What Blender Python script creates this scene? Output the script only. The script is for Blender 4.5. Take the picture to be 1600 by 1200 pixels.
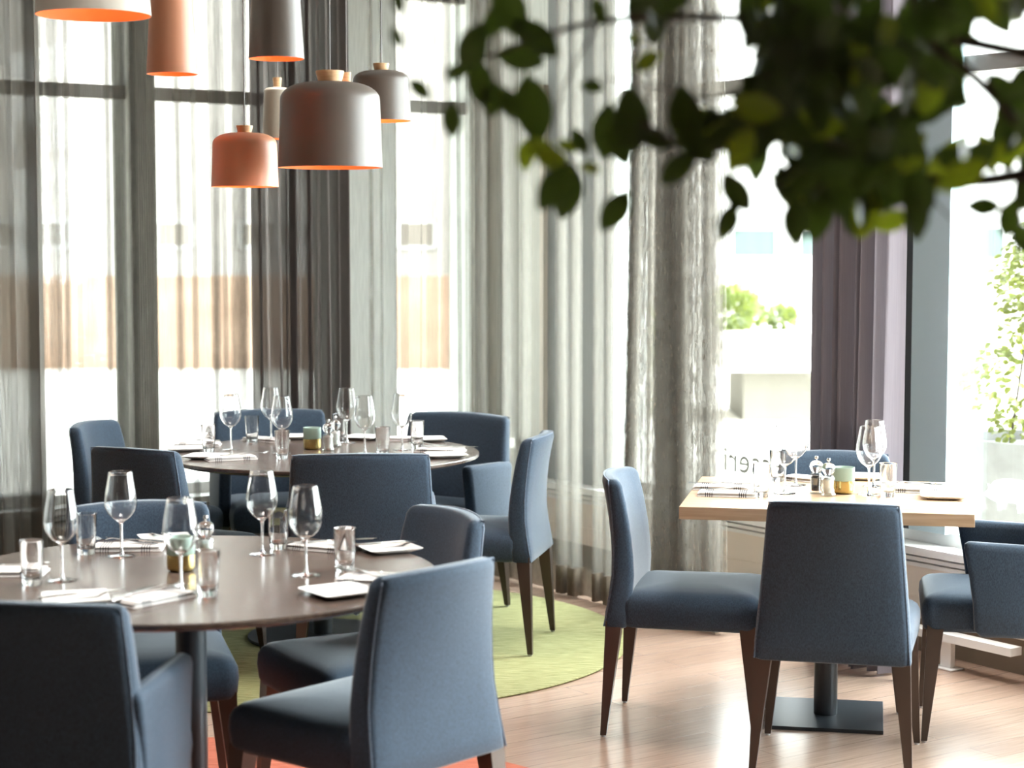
import bpy, math, random
from mathutils import Vector, Matrix
for o in list(bpy.data.objects): bpy.data.objects.remove(o)
C = bpy.context.scene
COL = C.collection
rnd = random.Random(7)
PI = math.pi
# ---------------------------------------------------------------- camera
F, PITCH, H = 2950.0, math.radians(4.36), 1.59
cd = bpy.data.cameras.new('camera'); cam = bpy.data.objects.new('camera', cd); COL.objects.link(cam)
cam.location = (0, 0, H); cam.rotation_euler = (PI/2-PITCH, 0, 0)
cd.sensor_width = 36; cd.lens = F/1600*36
cd.dof.use_dof = True; cd.dof.focus_distance = 6.3; cd.dof.aperture_fstop = 2.8
cd.clip_end = 500
C.camera = cam
# ---------------------------------------------------------------- light
w = bpy.data.worlds.new('world'); C.world = w; w.use_nodes = True
bg = w.node_tree.nodes['Background']; bg.inputs[0].default_value = (0.90, 0.95, 1.0, 1); 
_nt = w.node_tree; _tc = _nt.nodes.new('ShaderNodeTexCoord'); _vm = _nt.nodes.new('ShaderNodeVectorMath'); _vm.operation = 'DOT_PRODUCT'
_vm.inputs[1].default_value = (.965, .12, .22); _mr = _nt.nodes.new('ShaderNodeMapRange'); _mr.inputs[1].default_value = .06; _mr.inputs[2].default_value = 1.0
_mr.inputs[3].default_value = .85; _mr.inputs[4].default_value = 22.0                        # sky brighter towards the hazy sun side
_nt.links.new(_tc.outputs['Generated'], _vm.inputs[0]); _nt.links.new(_vm.outputs['Value'], _mr.inputs[0]); _nt.links.new(_mr.outputs[0], bg.inputs[1])
sd = bpy.data.lights.new('sun', 'SUN'); sun = bpy.data.objects.new('sun', sd); COL.objects.link(sun)
sd.energy = 1.6; sd.angle = 0.02; sd.color = (1, .95, .86)
sun.rotation_euler = Vector((0.35, 0.75, -0.95)).to_track_quat('-Z', 'Y').to_euler(); sun.location = (0, 0, 8)
# soft neutral overhead fill, added to brighten the tabletops; no fixtures modelled
for _x, _y, _e in ((-.9, 4.6, 60), (-.8, 7.4, 60), (1.1, 6.3, 60)):
    _l = bpy.data.lights.new('overhead_fill', 'AREA'); _l.shape = 'DISK'; _l.size = .9; _l.energy = _e*.11; _l.color = (1, .95, .9); _l.spread = math.radians(60)
    _o = bpy.data.objects.new('overhead_fill', _l); COL.objects.link(_o); _o.location = (_x, _y, 3.28)
C.view_settings.view_transform = 'Standard'; C.view_settings.look = 'None'
C.view_settings.exposure = 1.15; C.view_settings.gamma = 1.0; C.view_settings.use_curve_mapping = False
try:
    C.cycles.transparent_max_bounces = 40; C.cycles.max_bounces = 14; C.cycles.diffuse_bounces = 5
    C.cycles.transmission_bounces = 12; C.cycles.glossy_bounces = 6; C.cycles.caustics_reflective = False
    C.cycles.caustics_refractive = False; C.cycles.sample_clamp_indirect = 6
except Exception: pass
# ---------------------------------------------------------------- layout helpers
def ray(px, py):
    cx = (px-800)/F; cy = (600-py)/F
    return Vector((cx, math.cos(PITCH)+cy*math.sin(PITCH), -math.sin(PITCH)+cy*math.cos(PITCH)))
def at(px, py, h):
    d = ray(px, py); t = (h-H)/d.z
    return Vector((d.x*t, d.y*t, h))
def atd(px, py, Y):
    d = ray(px, py); return Vector((d.x*Y/d.y, Y, H+d.z*Y/d.y))
def project(p):
    dz = p[2]-H; f = p[1]*math.cos(PITCH)-dz*math.sin(PITCH)
    return 800+F*p[0]/f
Q = Vector((-.085, 9.64)); U = Vector((-.819, -.574)); V = Vector((.574, -.819))
ROOM = math.atan2(U.y, U.x)                       # heading of the left glass wall
def W(a, b, z=0): p = Q+U*a+V*b; return Vector((p.x, p.y, z))
# ---------------------------------------------------------------- materials
def mat(name, col=(.8, .8, .8), rough=.5, metal=0, **k):
    m = bpy.data.materials.new(name); m.use_nodes = True
    b = m.node_tree.nodes['Principled BSDF']
    b.inputs['Base Color'].default_value = (*col, 1); b.inputs['Roughness'].default_value = rough
    b.inputs['Metallic'].default_value = metal
    for kk, v in k.items():
        b.inputs[kk.replace('_', ' ')].default_value = v
    return m
def nd(m, t, **k):
    n = m.node_tree.nodes.new(t)
    for a, v in k.items(): setattr(n, a, v)
    return n
def lk(m, a, b): m.node_tree.links.new(a, b)
def mix_noise(m, c1, c2, scale=(1, 1, 1), ns=20, detail=4, bump=0, dist=.002, lo=.35, hi=.65):
    b = m.node_tree.nodes['Principled BSDF']
    tc = nd(m, 'ShaderNodeTexCoord'); mp = nd(m, 'ShaderNodeMapping'); mp.inputs['Scale'].default_value = scale
    no = nd(m, 'ShaderNodeTexNoise'); no.inputs['Scale'].default_value = ns; no.inputs['Detail'].default_value = detail
    r = nd(m, 'ShaderNodeValToRGB')
    r.color_ramp.elements[0].position = lo; r.color_ramp.elements[0].color = (*c1, 1)
    r.color_ramp.elements[1].position = hi; r.color_ramp.elements[1].color = (*c2, 1)
    lk(m, tc.outputs['Object'], mp.inputs[0]); lk(m, mp.outputs[0], no.inputs['Vector']); lk(m, no.outputs[0], r.inputs[0])
    lk(m, r.outputs[0], b.inputs['Base Color'])
    if bump:
        bu = nd(m, 'ShaderNodeBump'); bu.inputs['Strength'].default_value = bump; bu.inputs['Distance'].default_value = dist
        lk(m, no.outputs[0], bu.inputs['Height']); lk(m, bu.outputs[0], b.inputs['Normal'])
    return m
def fabric(name, c, sheen=.3, v=.25):
    m = mat(name, c, .85, Sheen_Weight=sheen, Sheen_Roughness=.4)
    m.node_tree.nodes['Principled BSDF'].inputs['Specular IOR Level'].default_value = .2
    return mix_noise(m, [x*(1-v) for x in c], [x*(1+v) for x in c], (1, 1, .35), 420, 3, .35, .001)
M = {}
M['fabric'] = fabric('slate_blue_fabric', (.038, .057, .084))
M['piping'] = fabric('piping_fabric', (.085, .11, .15))
M['leg'] = mat('bronze_metal', (.075, .055, .045), .38, .6)
M['glide'] = mat('glide_plastic', (.5, .5, .5), .4)
M['darktop'] = mix_noise(mat('dark_wood_top', rough=.27, Coat_Weight=.5, Coat_Roughness=.22), (.075, .052, .042), (.11, .078, .062), (1, 14, 1), 8, 6)
M['paleoak'] = mix_noise(mat('pale_oak', rough=.25), (.40, .27, .165), (.50, .355, .23), (1, 22, 22), 5, 6)
M['blackmetal'] = mat('charcoal_metal', (.035, .042, .05), .35, .3)
M['glass'] = mat('clear_glass', (1, 1, 1), 0, 0, Transmission_Weight=1, IOR=1.5)
M['water'] = mat('frosted_glass', (.62, .80, .70), .5, 0, Transmission_Weight=.45)
M['brass'] = mat('aged_brass', (.48, .36, .14), .25, .95)
M['porcelain'] = mat('porcelain', (.82, .80, .77), .18)
M['steel'] = mat('cutlery_steel', (.72, .70, .68), .16, 1)
M['salt'] = mat('salt', (.85, .84, .82), .9); M['pepper'] = mat('peppercorns', (.05, .035, .025), .8)
M['chrome'] = mat('chrome', (.8, .8, .8), .1, 1)
M['white_metal'] = mat('white_metal', (.8, .8, .78), .4)
M['wall'] = mix_noise(mat('painted_wall', rough=.8), (.78, .79, .75), (.82, .83, .79), (1, 1, 1), 3)
M['backwall'] = mix_noise(mat('interior_wall', rough=.8), (.07, .055, .045), (.09, .07, .06), (1, 1, 1), 3)
M['panel'] = mat('beige_panel', (.74, .66, .57), .5)
M['frame_dark'] = mat('dark_frame', (.30, .28, .26), .5)
M['frame_black'] = mat('black_gasket', (.01, .013, .02), .5)
M['frame_blue'] = mat('blue_grey_aluminium', (.42, .52, .56), .45, .1)
M['ceiling'] = mat('ceiling_paint', (.42, .40, .38), .9)
M['grey_lamp'] = mat('grey_lamp_enamel', (.125, .10, .085), .42)
M['pale_lamp'] = mat('pale_lamp_enamel', (.55, .50, .43), .42)
M['terra_lamp'] = mat('terracotta_lamp_enamel', (.62, .27, .155), .42)
M['beige_lamp'] = mat('beige_lamp_enamel', (.42, .37, .30), .42)
M['copper'] = mat('copper_inside', (.9, .36, .14), .5)
M['ash'] = mix_noise(mat('ash_wood', rough=.5), (.66, .38, .19), (.74, .46, .25), (1, 1, 12), 20)
M['cord'] = mat('cord_rubber', (.22, .21, .21), .6)
M['white_cord'] = mat('pale_cord', (.5, .5, .48), .6)
def emit(name, c, s):
    m = bpy.data.materials.new(name); m.use_nodes = True; nt = m.node_tree; nt.nodes.clear()
    e = nt.nodes.new('ShaderNodeEmission'); e.inputs[0].default_value = (*c, 1); e.inputs[1].default_value = s
    o = nt.nodes.new('ShaderNodeOutputMaterial'); nt.links.new(e.outputs[0], o.inputs[0]); return m
M['bulb'] = emit('bulb_glow', (1, .62, .3), 15)
# floor planks
m = M['floor'] = mat('plank_floor', rough=.24, Coat_Weight=.6, Coat_Roughness=.16); b = m.node_tree.nodes['Principled BSDF']
tc = nd(m, 'ShaderNodeTexCoord'); br = nd(m, 'ShaderNodeTexBrick'); br.offset = .37
br.inputs['Scale'].default_value = 1; br.inputs['Brick Width'].default_value = 1.5; br.inputs['Row Height'].default_value = .125
br.inputs['Mortar Size'].default_value = .0016; br.inputs['Mortar Smooth'].default_value = .2
br.inputs['Color1'].default_value = (.42, .285, .215, 1); br.inputs['Color2'].default_value = (.48, .335, .255, 1); br.inputs['Mortar'].default_value = (.28, .18, .13, 1)
mp = nd(m, 'ShaderNodeMapping'); mp.inputs['Scale'].default_value = (1, 12, 1)
no = nd(m, 'ShaderNodeTexNoise'); no.inputs['Scale'].default_value = 6; no.inputs['Detail'].default_value = 7
mx = nd(m, 'ShaderNodeMixRGB', blend_type='OVERLAY'); mx.inputs[0].default_value = .3
lk(m, tc.outputs['Object'], br.inputs['Vector']); lk(m, tc.outputs['Object'], mp.inputs[0]); lk(m, mp.outputs[0], no.inputs['Vector'])
lk(m, br.outputs['Color'], mx.inputs[1]); lk(m, no.outputs[0], mx.inputs[2]); lk(m, mx.outputs[0], b.inputs['Base Color'])
bu = nd(m, 'ShaderNodeBump'); bu.inputs['Strength'].default_value = .25; bu.inputs['Distance'].default_value = .002; bu.invert = True
lk(m, br.outputs['Fac'], bu.inputs['Height']); lk(m, bu.outputs[0], b.inputs['Normal'])
def rugmat(name, c1, c2):
    return mix_noise(mat(name, rough=.95), c1, c2, (1, 6, 1), 14, 8, .9, .01, .3, .7)
M['green_rug'] = rugmat('green_rug', (.20, .20, .075), (.33, .32, .15))
M['red_rug'] = rugmat('red_rug', (.33, .075, .035), (.45, .12, .065))
# window glass: a thin pane
def thin_glass():
    m = bpy.data.materials.new('pane_glass'); m.use_nodes = True; nt = m.node_tree; nt.nodes.clear()
    t = nt.nodes.new('ShaderNodeBsdfTransparent'); g = nt.nodes.new('ShaderNodeBsdfGlossy'); g.inputs['Roughness'].default_value = .02
    t.inputs[0].default_value = (.95, .98, .96, 1)
    x = nt.nodes.new('ShaderNodeMixShader'); x.inputs[0].default_value = .06
    o = nt.nodes.new('ShaderNodeOutputMaterial')
    nt.links.new(t.outputs[0], x.inputs[1]); nt.links.new(g.outputs[0], x.inputs[2]); nt.links.new(x.outputs[0], o.inputs[0]); return m
M['pane'] = thin_glass(); M['acrylic'] = thin_glass(); M['acrylic'].name = 'clear_acrylic'; M['acrylic'].node_tree.nodes['Mix Shader'].inputs[0].default_value = .22
def sheer(name, c, opac, var=.12, stretch=(260, 260, 5)):
    m = bpy.data.materials.new(name); m.use_nodes = True; nt = m.node_tree; nt.nodes.clear()
    t = nt.nodes.new('ShaderNodeBsdfTransparent'); d = nt.nodes.new('ShaderNodeBsdfDiffuse'); l = nt.nodes.new('ShaderNodeBsdfTranslucent')
    d.inputs[0].default_value = (*c, 1); l.inputs[0].default_value = (*[x*.9 for x in c], 1)
    dl = nt.nodes.new('ShaderNodeMixShader'); dl.inputs[0].default_value = .25
    x = nt.nodes.new('ShaderNodeMixShader'); o = nt.nodes.new('ShaderNodeOutputMaterial')
    tc = nt.nodes.new('ShaderNodeTexCoord'); mp = nt.nodes.new('ShaderNodeMapping'); mp.inputs['Scale'].default_value = stretch
    no = nt.nodes.new('ShaderNodeTexNoise'); no.inputs['Scale'].default_value = 1; no.inputs['Detail'].default_value = 3
    mr = nt.nodes.new('ShaderNodeMapRange'); mr.inputs[1].default_value = .3; mr.inputs[2].default_value = .7
    mr.inputs[3].default_value = max(0, opac-var); mr.inputs[4].default_value = min(1, opac+var)
    nt.links.new(tc.outputs['Object'], mp.inputs[0]); nt.links.new(mp.outputs[0], no.inputs['Vector'])
    nt.links.new(no.outputs[0], mr.inputs[0]); nt.links.new(mr.outputs[0], x.inputs[0])
    nt.links.new(d.outputs[0], dl.inputs[1]); nt.links.new(l.outputs[0], dl.inputs[2])
    nt.links.new(t.outputs[0], x.inputs[1]); nt.links.new(dl.outputs[0], x.inputs[2]); nt.links.new(x.outputs[0], o.inputs[0]); return m
M['sheer'] = sheer('sheer_taupe_voile', (.17, .155, .13), .15, .09, (320, 320, 9))
M['sheer_pale'] = sheer('sheer_pale_voile', (.34, .32, .28), .16, .09, (320, 320, 9))
M['sheer_dense'] = sheer('sheer_taupe_crumpled_voile', (.27, .245, .21), .33, .28, (120, 120, 22))
M['sheer_hem'] = sheer('sheer_weighted_hem', (.22, .18, .14), .85, .12, (60, 60, 30))
M['drape_grey'] = sheer('drape_greige', (.21, .195, .17), .93, .05)
M['drape_dark'] = sheer('drape_taupe', (.17, .148, .14), .96, .04)
M['drape_plum'] = sheer('drape_plum_grey', (.19, .165, .18), .95, .05)
M['drape_light'] = sheer('drape_pale_grey', (.36, .345, .31), .75, .08)
# ---------------------------------------------------------------- mesh helpers
class MB:
    def __init__(s): s.v = []; s.f = []
    def add(s, vs, fs):
        n = len(s.v); s.v += [Vector(p) for p in vs]; s.f += [tuple(i+n for i in f) for f in fs]; return s
    def box(s, x0, x1, y0, y1, z0, z1):
        return s.add([(x0, y0, z0), (x1, y0, z0), (x1, y1, z0), (x0, y1, z0), (x0, y0, z1), (x1, y0, z1), (x1, y1, z1), (x0, y1, z1)],
                     [(0, 3, 2, 1), (4, 5, 6, 7), (0, 1, 5, 4), (1, 2, 6, 5), (2, 3, 7, 6), (3, 0, 4, 7)])
    def loft(s, rings, caps=(True, True), closed=True):
        n = len(rings[0]); vs = [p for r in rings for p in r]; fs = []
        for i in range(len(rings)-1):
            for j in range(n if closed else n-1):
                k = (j+1) % n; fs.append((i*n+j, i*n+k, (i+1)*n+k, (i+1)*n+j))
        if caps[0]: fs.append(tuple(reversed(range(n))))
        if caps[1]: fs.append(tuple((len(rings)-1)*n+j for j in range(n)))
        return s.add(vs, fs)
    def lathe(s, prof, seg=32, c=(0, 0, 0), loop=False):
        n = len(s.v); rings = []
        for r, z in prof:
            if r < 1e-6: s.v.append(Vector((c[0], c[1], c[2]+z))); rings.append([len(s.v)-1])
            else:
                idx = []
                for k in range(seg):
                    a = 2*PI*k/seg; s.v.append(Vector((c[0]+r*math.cos(a), c[1]+r*math.sin(a), c[2]+z))); idx.append(len(s.v)-1)
                rings.append(idx)
        pr = list(zip(rings, rings[1:]))
        if loop: pr.append((rings[-1], rings[0]))
        for A, B in pr:
            for k in range(seg):
                q = (k+1) % seg
                if len(A) == 1 and len(B) == 1: continue
                if len(A) == 1: s.f.append((A[0], B[q], B[k]))
                elif len(B) == 1: s.f.append((A[k], A[q], B[0]))
                else: s.f.append((A[k], A[q], B[q], B[k]))
        return s
    def tube(s, pts, rad, seg=8):
        pts = [Vector(p) for p in pts]; rings = []
        if not hasattr(rad, '__len__'): rad = [rad]*len(pts)
        up = Vector((0, 0, 1))
        for i, p in enumerate(pts):
            t = (pts[min(i+1, len(pts)-1)]-pts[max(i-1, 0)]).normalized()
            a = t.cross(up if abs(t.z) < .95 else Vector((1, 0, 0))).normalized(); b = t.cross(a)
            rings.append([p+(a*math.cos(2*PI*k/seg)+b*math.sin(2*PI*k/seg))*rad[i] for k in range(seg)])
        return s.loft(rings)
    def xf(s, mtx): s.v = [mtx @ p for p in s.v]; return s
    def build(s, name, m, parent=None, smooth=True, loc=None, rotz=None, bevel=0, flat_angle=None):
        me = bpy.data.meshes.new(name); me.from_pydata([tuple(p) for p in s.v], [], s.f); me.update()
        import bmesh
        bm = bmesh.new(); bm.from_mesh(me); bmesh.ops.recalc_face_normals(bm, faces=bm.faces)
        if bevel:
            bmesh.ops.bevel(bm, geom=list(bm.edges), offset=bevel, segments=2, affect='EDGES', profile=.5)
        bm.to_mesh(me); bm.free()
        me.materials.append(m)
        if smooth:
            for p in me.polygons: p.use_smooth = True
            try: me.set_sharp_from_angle(angle=math.radians(flat_angle or 40))
            except Exception: pass
        o = bpy.data.objects.new(name, me); COL.objects.link(o)
        if parent: o.parent = parent
        if loc is not None: o.location = loc
        if rotz is not None: o.rotation_euler = (0, 0, rotz)
        return o
def tag(o, label=None, cat=None, group=None, kind=None):
    if label: o['label'] = label
    if cat: o['category'] = cat
    if group: o['group'] = group
    if kind: o['kind'] = kind
    return o
def thing(name, label, cat, loc=(0, 0, 0), rotz=0, group=None):
    o = bpy.data.objects.new(name, None); COL.objects.link(o); o.empty_display_size = .1
    o.location = loc; o.rotation_euler = (0, 0, rotz); return tag(o, label, cat, group)
def dup(root, loc, rotz, label, group=None):
    def cp(o, par):
        c = o.copy(); COL.objects.link(c); c.parent = par
        for ch in o.children: cp(ch, c)
        return c
    r = cp(root, None); r.location = loc; r.rotation_euler = (0, 0, rotz); r['label'] = label
    if group: r['group'] = group
    return r
def struct(o, label=None): return tag(o, label, None, None, 'structure')
def rrect(wx, wy, r, n=5, cx=0, cy=0, z=0):
    r = min(r, wx/2-1e-4, wy/2-1e-4); out = []
    for (sx, sy, a0) in ((1, 1, 0), (-1, 1, PI/2), (-1, -1, PI), (1, -1, 3*PI/2)):
        for k in range(n+1):
            a = a0+PI/2*k/n; out.append(Vector((cx+sx*(wx/2-r)+r*math.cos(a), cy+sy*(wy/2-r)+r*math.sin(a), z)))
    return out
# ---------------------------------------------------------------- room shell
HC = 3.3; SILL = .42; A1, B1 = 9.0, 11.0
def rbox(name, m, a0, a1, b0, b1, z0, z1, parent=None, mb=None):
    """box in the room frame: a runs along the left wall, b along the right wall"""
    mb = mb or MB(); mb.box(a0, a1, b0, b1, z0, z1)
    o = mb.build(name, m, parent, smooth=False)
    if parent is None: o.location = (Q.x, Q.y, 0); o.rotation_euler = (0, 0, ROOM)
    return o
fl = rbox('floor', M['floor'], -.2, A1+.2, -.2, B1+.2, -.1, 0); struct(fl, 'pale wooden plank floor with satin varnish')
ce = rbox('ceiling', M['ceiling'], -.2, A1+.2, -.2, B1+.2, HC, HC+.15); struct(ce)
def rmulti(name, m, boxes, parent=None):
    mb = MB()
    for a0, a1, b0, b1, z0, z1 in boxes: mb.box(a0, a1, b0, b1, z0, z1)
    o = mb.build(name, m, parent, smooth=False)
    if parent is None: o.location = (Q.x, Q.y, 0); o.rotation_euler = (0, 0, ROOM)
    return o
# left wall (b=0): knee wall, piers, lintel.  right wall (a=0) the same way
struct(rmulti('wall_left', M['wall'], [(-.2, A1, -.2, 0, 0, SILL-.03), (-.2, .15, -.2, 0, SILL-.03, HC), (.60, .94, -.2, .02, SILL-.03, HC),
       (2.95, 9.0, -.2, 0, SILL-.03, HC), (.15, A1, -.2, 0, 3.15, HC)]))
struct(rmulti('wall_right', M['wall'], [(-.2, 0, 0, B1, 0, SILL-.03), (-.2, 0, 0, .98, SILL-.03, HC), (-.2, 0, 5.0, 5.2, SILL-.03, HC),
       (-.2, 0, 7.2, 11.0, SILL-.03, HC), (-.2, 0, .98, B1, 3.15, HC)]))
struct(rbox('wall_back', M['backwall'], 0, A1+.2, B1, B1+.2, 0, HC)); struct(rbox('wall_front', M['backwall'], A1, A1+.2, 0, B1, 0, HC))
def window(n, side, p0, p1, posts=(), bars=(2.25, 2.80), bm='frame_dark'):
    e = bpy.data.objects.new('window_%d' % n, None); COL.objects.link(e); e.location = (Q.x, Q.y, 0); e.rotation_euler = (0, 0, ROOM); struct(e)
    def bx(p_0, p_1, d0, d1, z0, z1): return (p_0, p_1, d0, d1, z0, z1) if side == 'L' else (d0, d1, p_0, p_1, z0, z1)
    rmulti('window_frame', M['white_metal'], [bx(p0, p1, -.14, -.02, SILL-.03, SILL+.05), bx(p0, p1, -.12, -.04, 3.10, 3.15)], e)
    rmulti('transom', M[bm], [bx(p0, p1, -.13, -.05, z-.03, z+.03) for z in bars], e)
    rmulti('pane', M['pane'], [bx(p0, p1, -.095, -.085, SILL+.05, 3.10)], e)
    for q, ww in posts: rmulti('mullion', M[bm], [bx(q-ww/2, q+ww/2, -.15, -.03, SILL+.05, 3.10)], e)
    return e
window(1, 'L', .15, .60); window(2, 'L', .94, 1.86); window(3, 'L', 1.98, 2.95)
w6 = window(4, 'R', .98, 5.0, [(1.30, .09)])
rmulti('mullion', M['frame_black'], [(-.15, .02, 2.80, 2.865, SILL+.05, 3.1)], w6)
rmulti('mullion', M['frame_blue'], [(-.04, .02, 2.865, 3.05, SILL+.05, 3.1)], w6)
window(5, 'R', 5.2, 7.2)
struct(rmulti('trim_5', mat('grey_wall_panel', (.17, .18, .185), .55), [(0, .012, .47, .975, SILL, 3.15)]), 'grey wall panel beside the narrow window')
dr = bpy.data.objects.new('door_1', None); COL.objects.link(dr); dr.location = (Q.x, Q.y, 0); dr.rotation_euler = (0, 0, ROOM); struct(dr, 'pale service door in the room corner behind the curtains')
rmulti('door_leaf', mat('pale_door', (.62, .61, .55), .5), [(0, .03, .05, .44, 0, 2.3)], dr)
rmulti('door_frame', M['panel'], [(0, .04, .01, .05, 0, 2.34), (0, .04, .44, .47, 0, 2.34), (0, .04, .01, .47, 2.3, 2.34)], dr)
rmulti('door_handle', M['chrome'], [(.03, .055, .25, .27, .575, .595), (.055, .075, .20, .28, .555, .605)], dr)
struct(rmulti('trim_6', mat('taupe_pier', (.30, .29, .26), .7), [(1.86, 1.98, -.2, 0, SILL-.03, 3.15)]), 'taupe pier between the two left windows')
# sills and the stepped white lip, and the beige convector panels below
struct(rmulti('trim_1', M['white_metal'], [(0.1, A1, -.02, .10, SILL-.03, SILL), (0.1, A1, 0, .085, SILL-.055, SILL-.04), (0.1, A1, 0, .07, SILL-.08, SILL-.065)]), 'white stepped sill along the left windows')
struct(rmulti('trim_2', M['white_metal'], [(-.02, .10, .47, B1, SILL-.03, SILL), (0, .085, .47, B1, SILL-.055, SILL-.04), (0, .07, .47, B1, SILL-.08, SILL-.065)]), 'white stepped sill along the right windows')
struct(rmulti('trim_3', M['panel'], [(.1, A1, 0, .06, .14, SILL-.08), (.1, A1, 0, .064, .22, .224)]), 'beige panel under the left sill')
struct(rmulti('trim_4', M['panel'], [(0, .06, .47, B1, .14, SILL-.08), (0, .064, .47, B1, .22, .224)]), 'beige panel under the right sill')
struct(rmulti('baseboard_right', mat('shaded_base', (.24, .20, .15), .6), [(0, .015, .47, B1, 0, .14)])); struct(rmulti('baseboard_left', M['panel'], [(0, A1, 0, .015, 0, .14)]))  # right baseboard's dark taupe carries the shadow under the panel
# daylight portals: sampling guides in the real window openings
def portal(a0, a1, b0, b1):
    for_side = abs(b1-b0) < .01
    L = bpy.data.lights.new('window_daylight', 'AREA'); o = bpy.data.objects.new('window_daylight', L); COL.objects.link(o)
    L.shape = 'RECTANGLE'; L.size = (a1-a0) if for_side else (b1-b0); L.size_y = 2.7; L.cycles.is_portal = True
    o.location = W((a0+a1)/2, (b0+b1)/2, 1.78)
    n = Vector((V.x, V.y, 0)) if for_side else Vector((U.x, U.y, 0))
    o.rotation_euler = n.to_track_quat('-Z', 'Z').to_euler()
for q in ((.15, .6), (.94, 1.86), (1.98, 2.95)): portal(q[0], q[1], -.25, -.25)
for q in ((.98, 2.8), (3.02, 5.0), (5.2, 7.2)): portal(-.25, -.25, q[0], q[1])
# writing and silhouettes stuck on the right glass
tcv = bpy.data.curves.new('window_lettering', 'FONT'); tcv.body = 'Brasseri'; tcv.size = .155; tcv.extrude = .0004; tcv.offset = .0012; tcv.space_character = 1.06
tcv.materials.append(mat('pale_vinyl', (.20, .20, .17), .7))
tmp = bpy.data.objects.new('lettering_curve', tcv); COL.objects.link(tmp)
tme = bpy.data.meshes.new_from_object(tmp.evaluated_get(bpy.context.evaluated_depsgraph_get())); bpy.data.objects.remove(tmp)
to = bpy.data.objects.new('window_lettering', tme); COL.objects.link(to)
p = W(-.08, 2.20, .575)
to.matrix_world = Matrix(((-V.x, 0, -U.x, p.x), (-V.y, 0, -U.y, p.y), (0, 1, 0, p.z), (0, 0, 0, 1)))
tag(to, 'pale lettering stuck on the right window glass, read from outside', 'lettering')
def on_glass(px, py):
    d = ray(px, py); n = Vector((U.x, U.y, 0)); p0 = W(-.082, 0, 0); t = (p0-Vector((0, 0, H))).dot(n)/d.dot(n)
    return Vector((0, 0, H))+d*t
M['vinyl'] = sheer('white_vinyl', (.95, .95, .95), 1.0, 0); M['vinyl'].node_tree.nodes['Mix Shader'].inputs[0].default_value = .5
def decal(name, poly, label, cat):
    mb = MB(); out = Vector((U.x, U.y, 0))*.0008
    P = [on_glass(1300+x/5.217, 630+y/5.217) for x, y in poly]
    n = len(P); mb.add(P+[q+out for q in P], [tuple(range(n)), tuple(range(2*n-1, n-1, -1))]+[(i, (i+1) % n, n+(i+1) % n, n+i) for i in range(n)])
    tag(mb.build(name, M['vinyl'], smooth=False), label, cat)
decal('pig_decal', [(1268, 655), (1295, 665), (1320, 635), (1380, 618), (1450, 618), (1520, 632), (1580, 655), (1630, 690), (1650, 650), (1660, 700), (1635, 740), (1630, 790), (1645, 890), (1615, 890), (1600, 820), (1560, 815), (1540, 900), (1515, 900), (1505, 820), (1400, 805), (1378, 872), (1352, 872), (1343, 805), (1290, 780), (1240, 745), (1238, 732), (1275, 700)],
      'white pig silhouette stuck low on the right window', 'window sticker')
decal('hen_decal', [(985, 640), (1050, 612), (1080, 628), (1090, 600), (1118, 575), (1120, 598), (1100, 640), (1150, 670), (1188, 720), (1190, 750), (1232, 868), (1185, 858), (1168, 800), (1120, 790), (1040, 780), (1000, 740), (975, 700)],
      'white animal silhouette beside the pig on the window, partly behind the oak table', 'window sticker')
# radiator foot under the right sill
t = thing('radiator', 'white convector radiator on a floor bracket under the right sill', 'radiator', W(.16, 3.2), ROOM)
mb = MB(); mb.box(-.03, .03, -1.3, .32, .105, .135); mb.build('radiator_body', M['white_metal'], t, smooth=False)
mb = MB(); mb.box(-.012, .012, -.026, .026, .006, .11); mb.box(-.035, .035, -.05, .05, 0, .006); mb.build('bracket', M['white_metal'], t, smooth=False, bevel=.002)
# ---------------------------------------------------------------- curtains
# track: left straight (b=.25) -> rounded corner -> right straight (a=.45)
def track(s):
    """s<0 on the left run, 0..L arc, beyond on the right run; returns point, tangent, normal (to the room)"""
    R = .62; L = R*PI/2; tb = .27; ta = .45
    if s <= 0: p = W(ta+R-s, tb); t = -U; n = V
    elif s < L:
        f = s/R; c = (ta+R, tb+R); a = ta+R-R*math.sin(f); b = tb+R-R*math.cos(f); p = W(a, b); t = (-U*math.cos(f)+V*math.sin(f)); n = (V*math.cos(f)+U*math.sin(f))
    else: p = W(ta, tb+R+s-L); t = V; n = U
    return Vector((p.x, p.y)), Vector(t), Vector(n)
def s_px(px):
    lo, hi = -5.0, 4.5
    for _ in range(40):
        m_ = (lo+hi)/2; p, _t, _n = track(m_)
        if project((p.x, p.y, 1.59)) < px: lo = m_
        else: hi = m_
    return lo
def chaikin(P, n=2):
    for _ in range(n):
        Qp = [P[0]]
        for a, b in zip(P, P[1:]): Qp += [a*.75+b*.25, a*.25+b*.75]
        P = Qp+[P[-1]]
    return P
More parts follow.
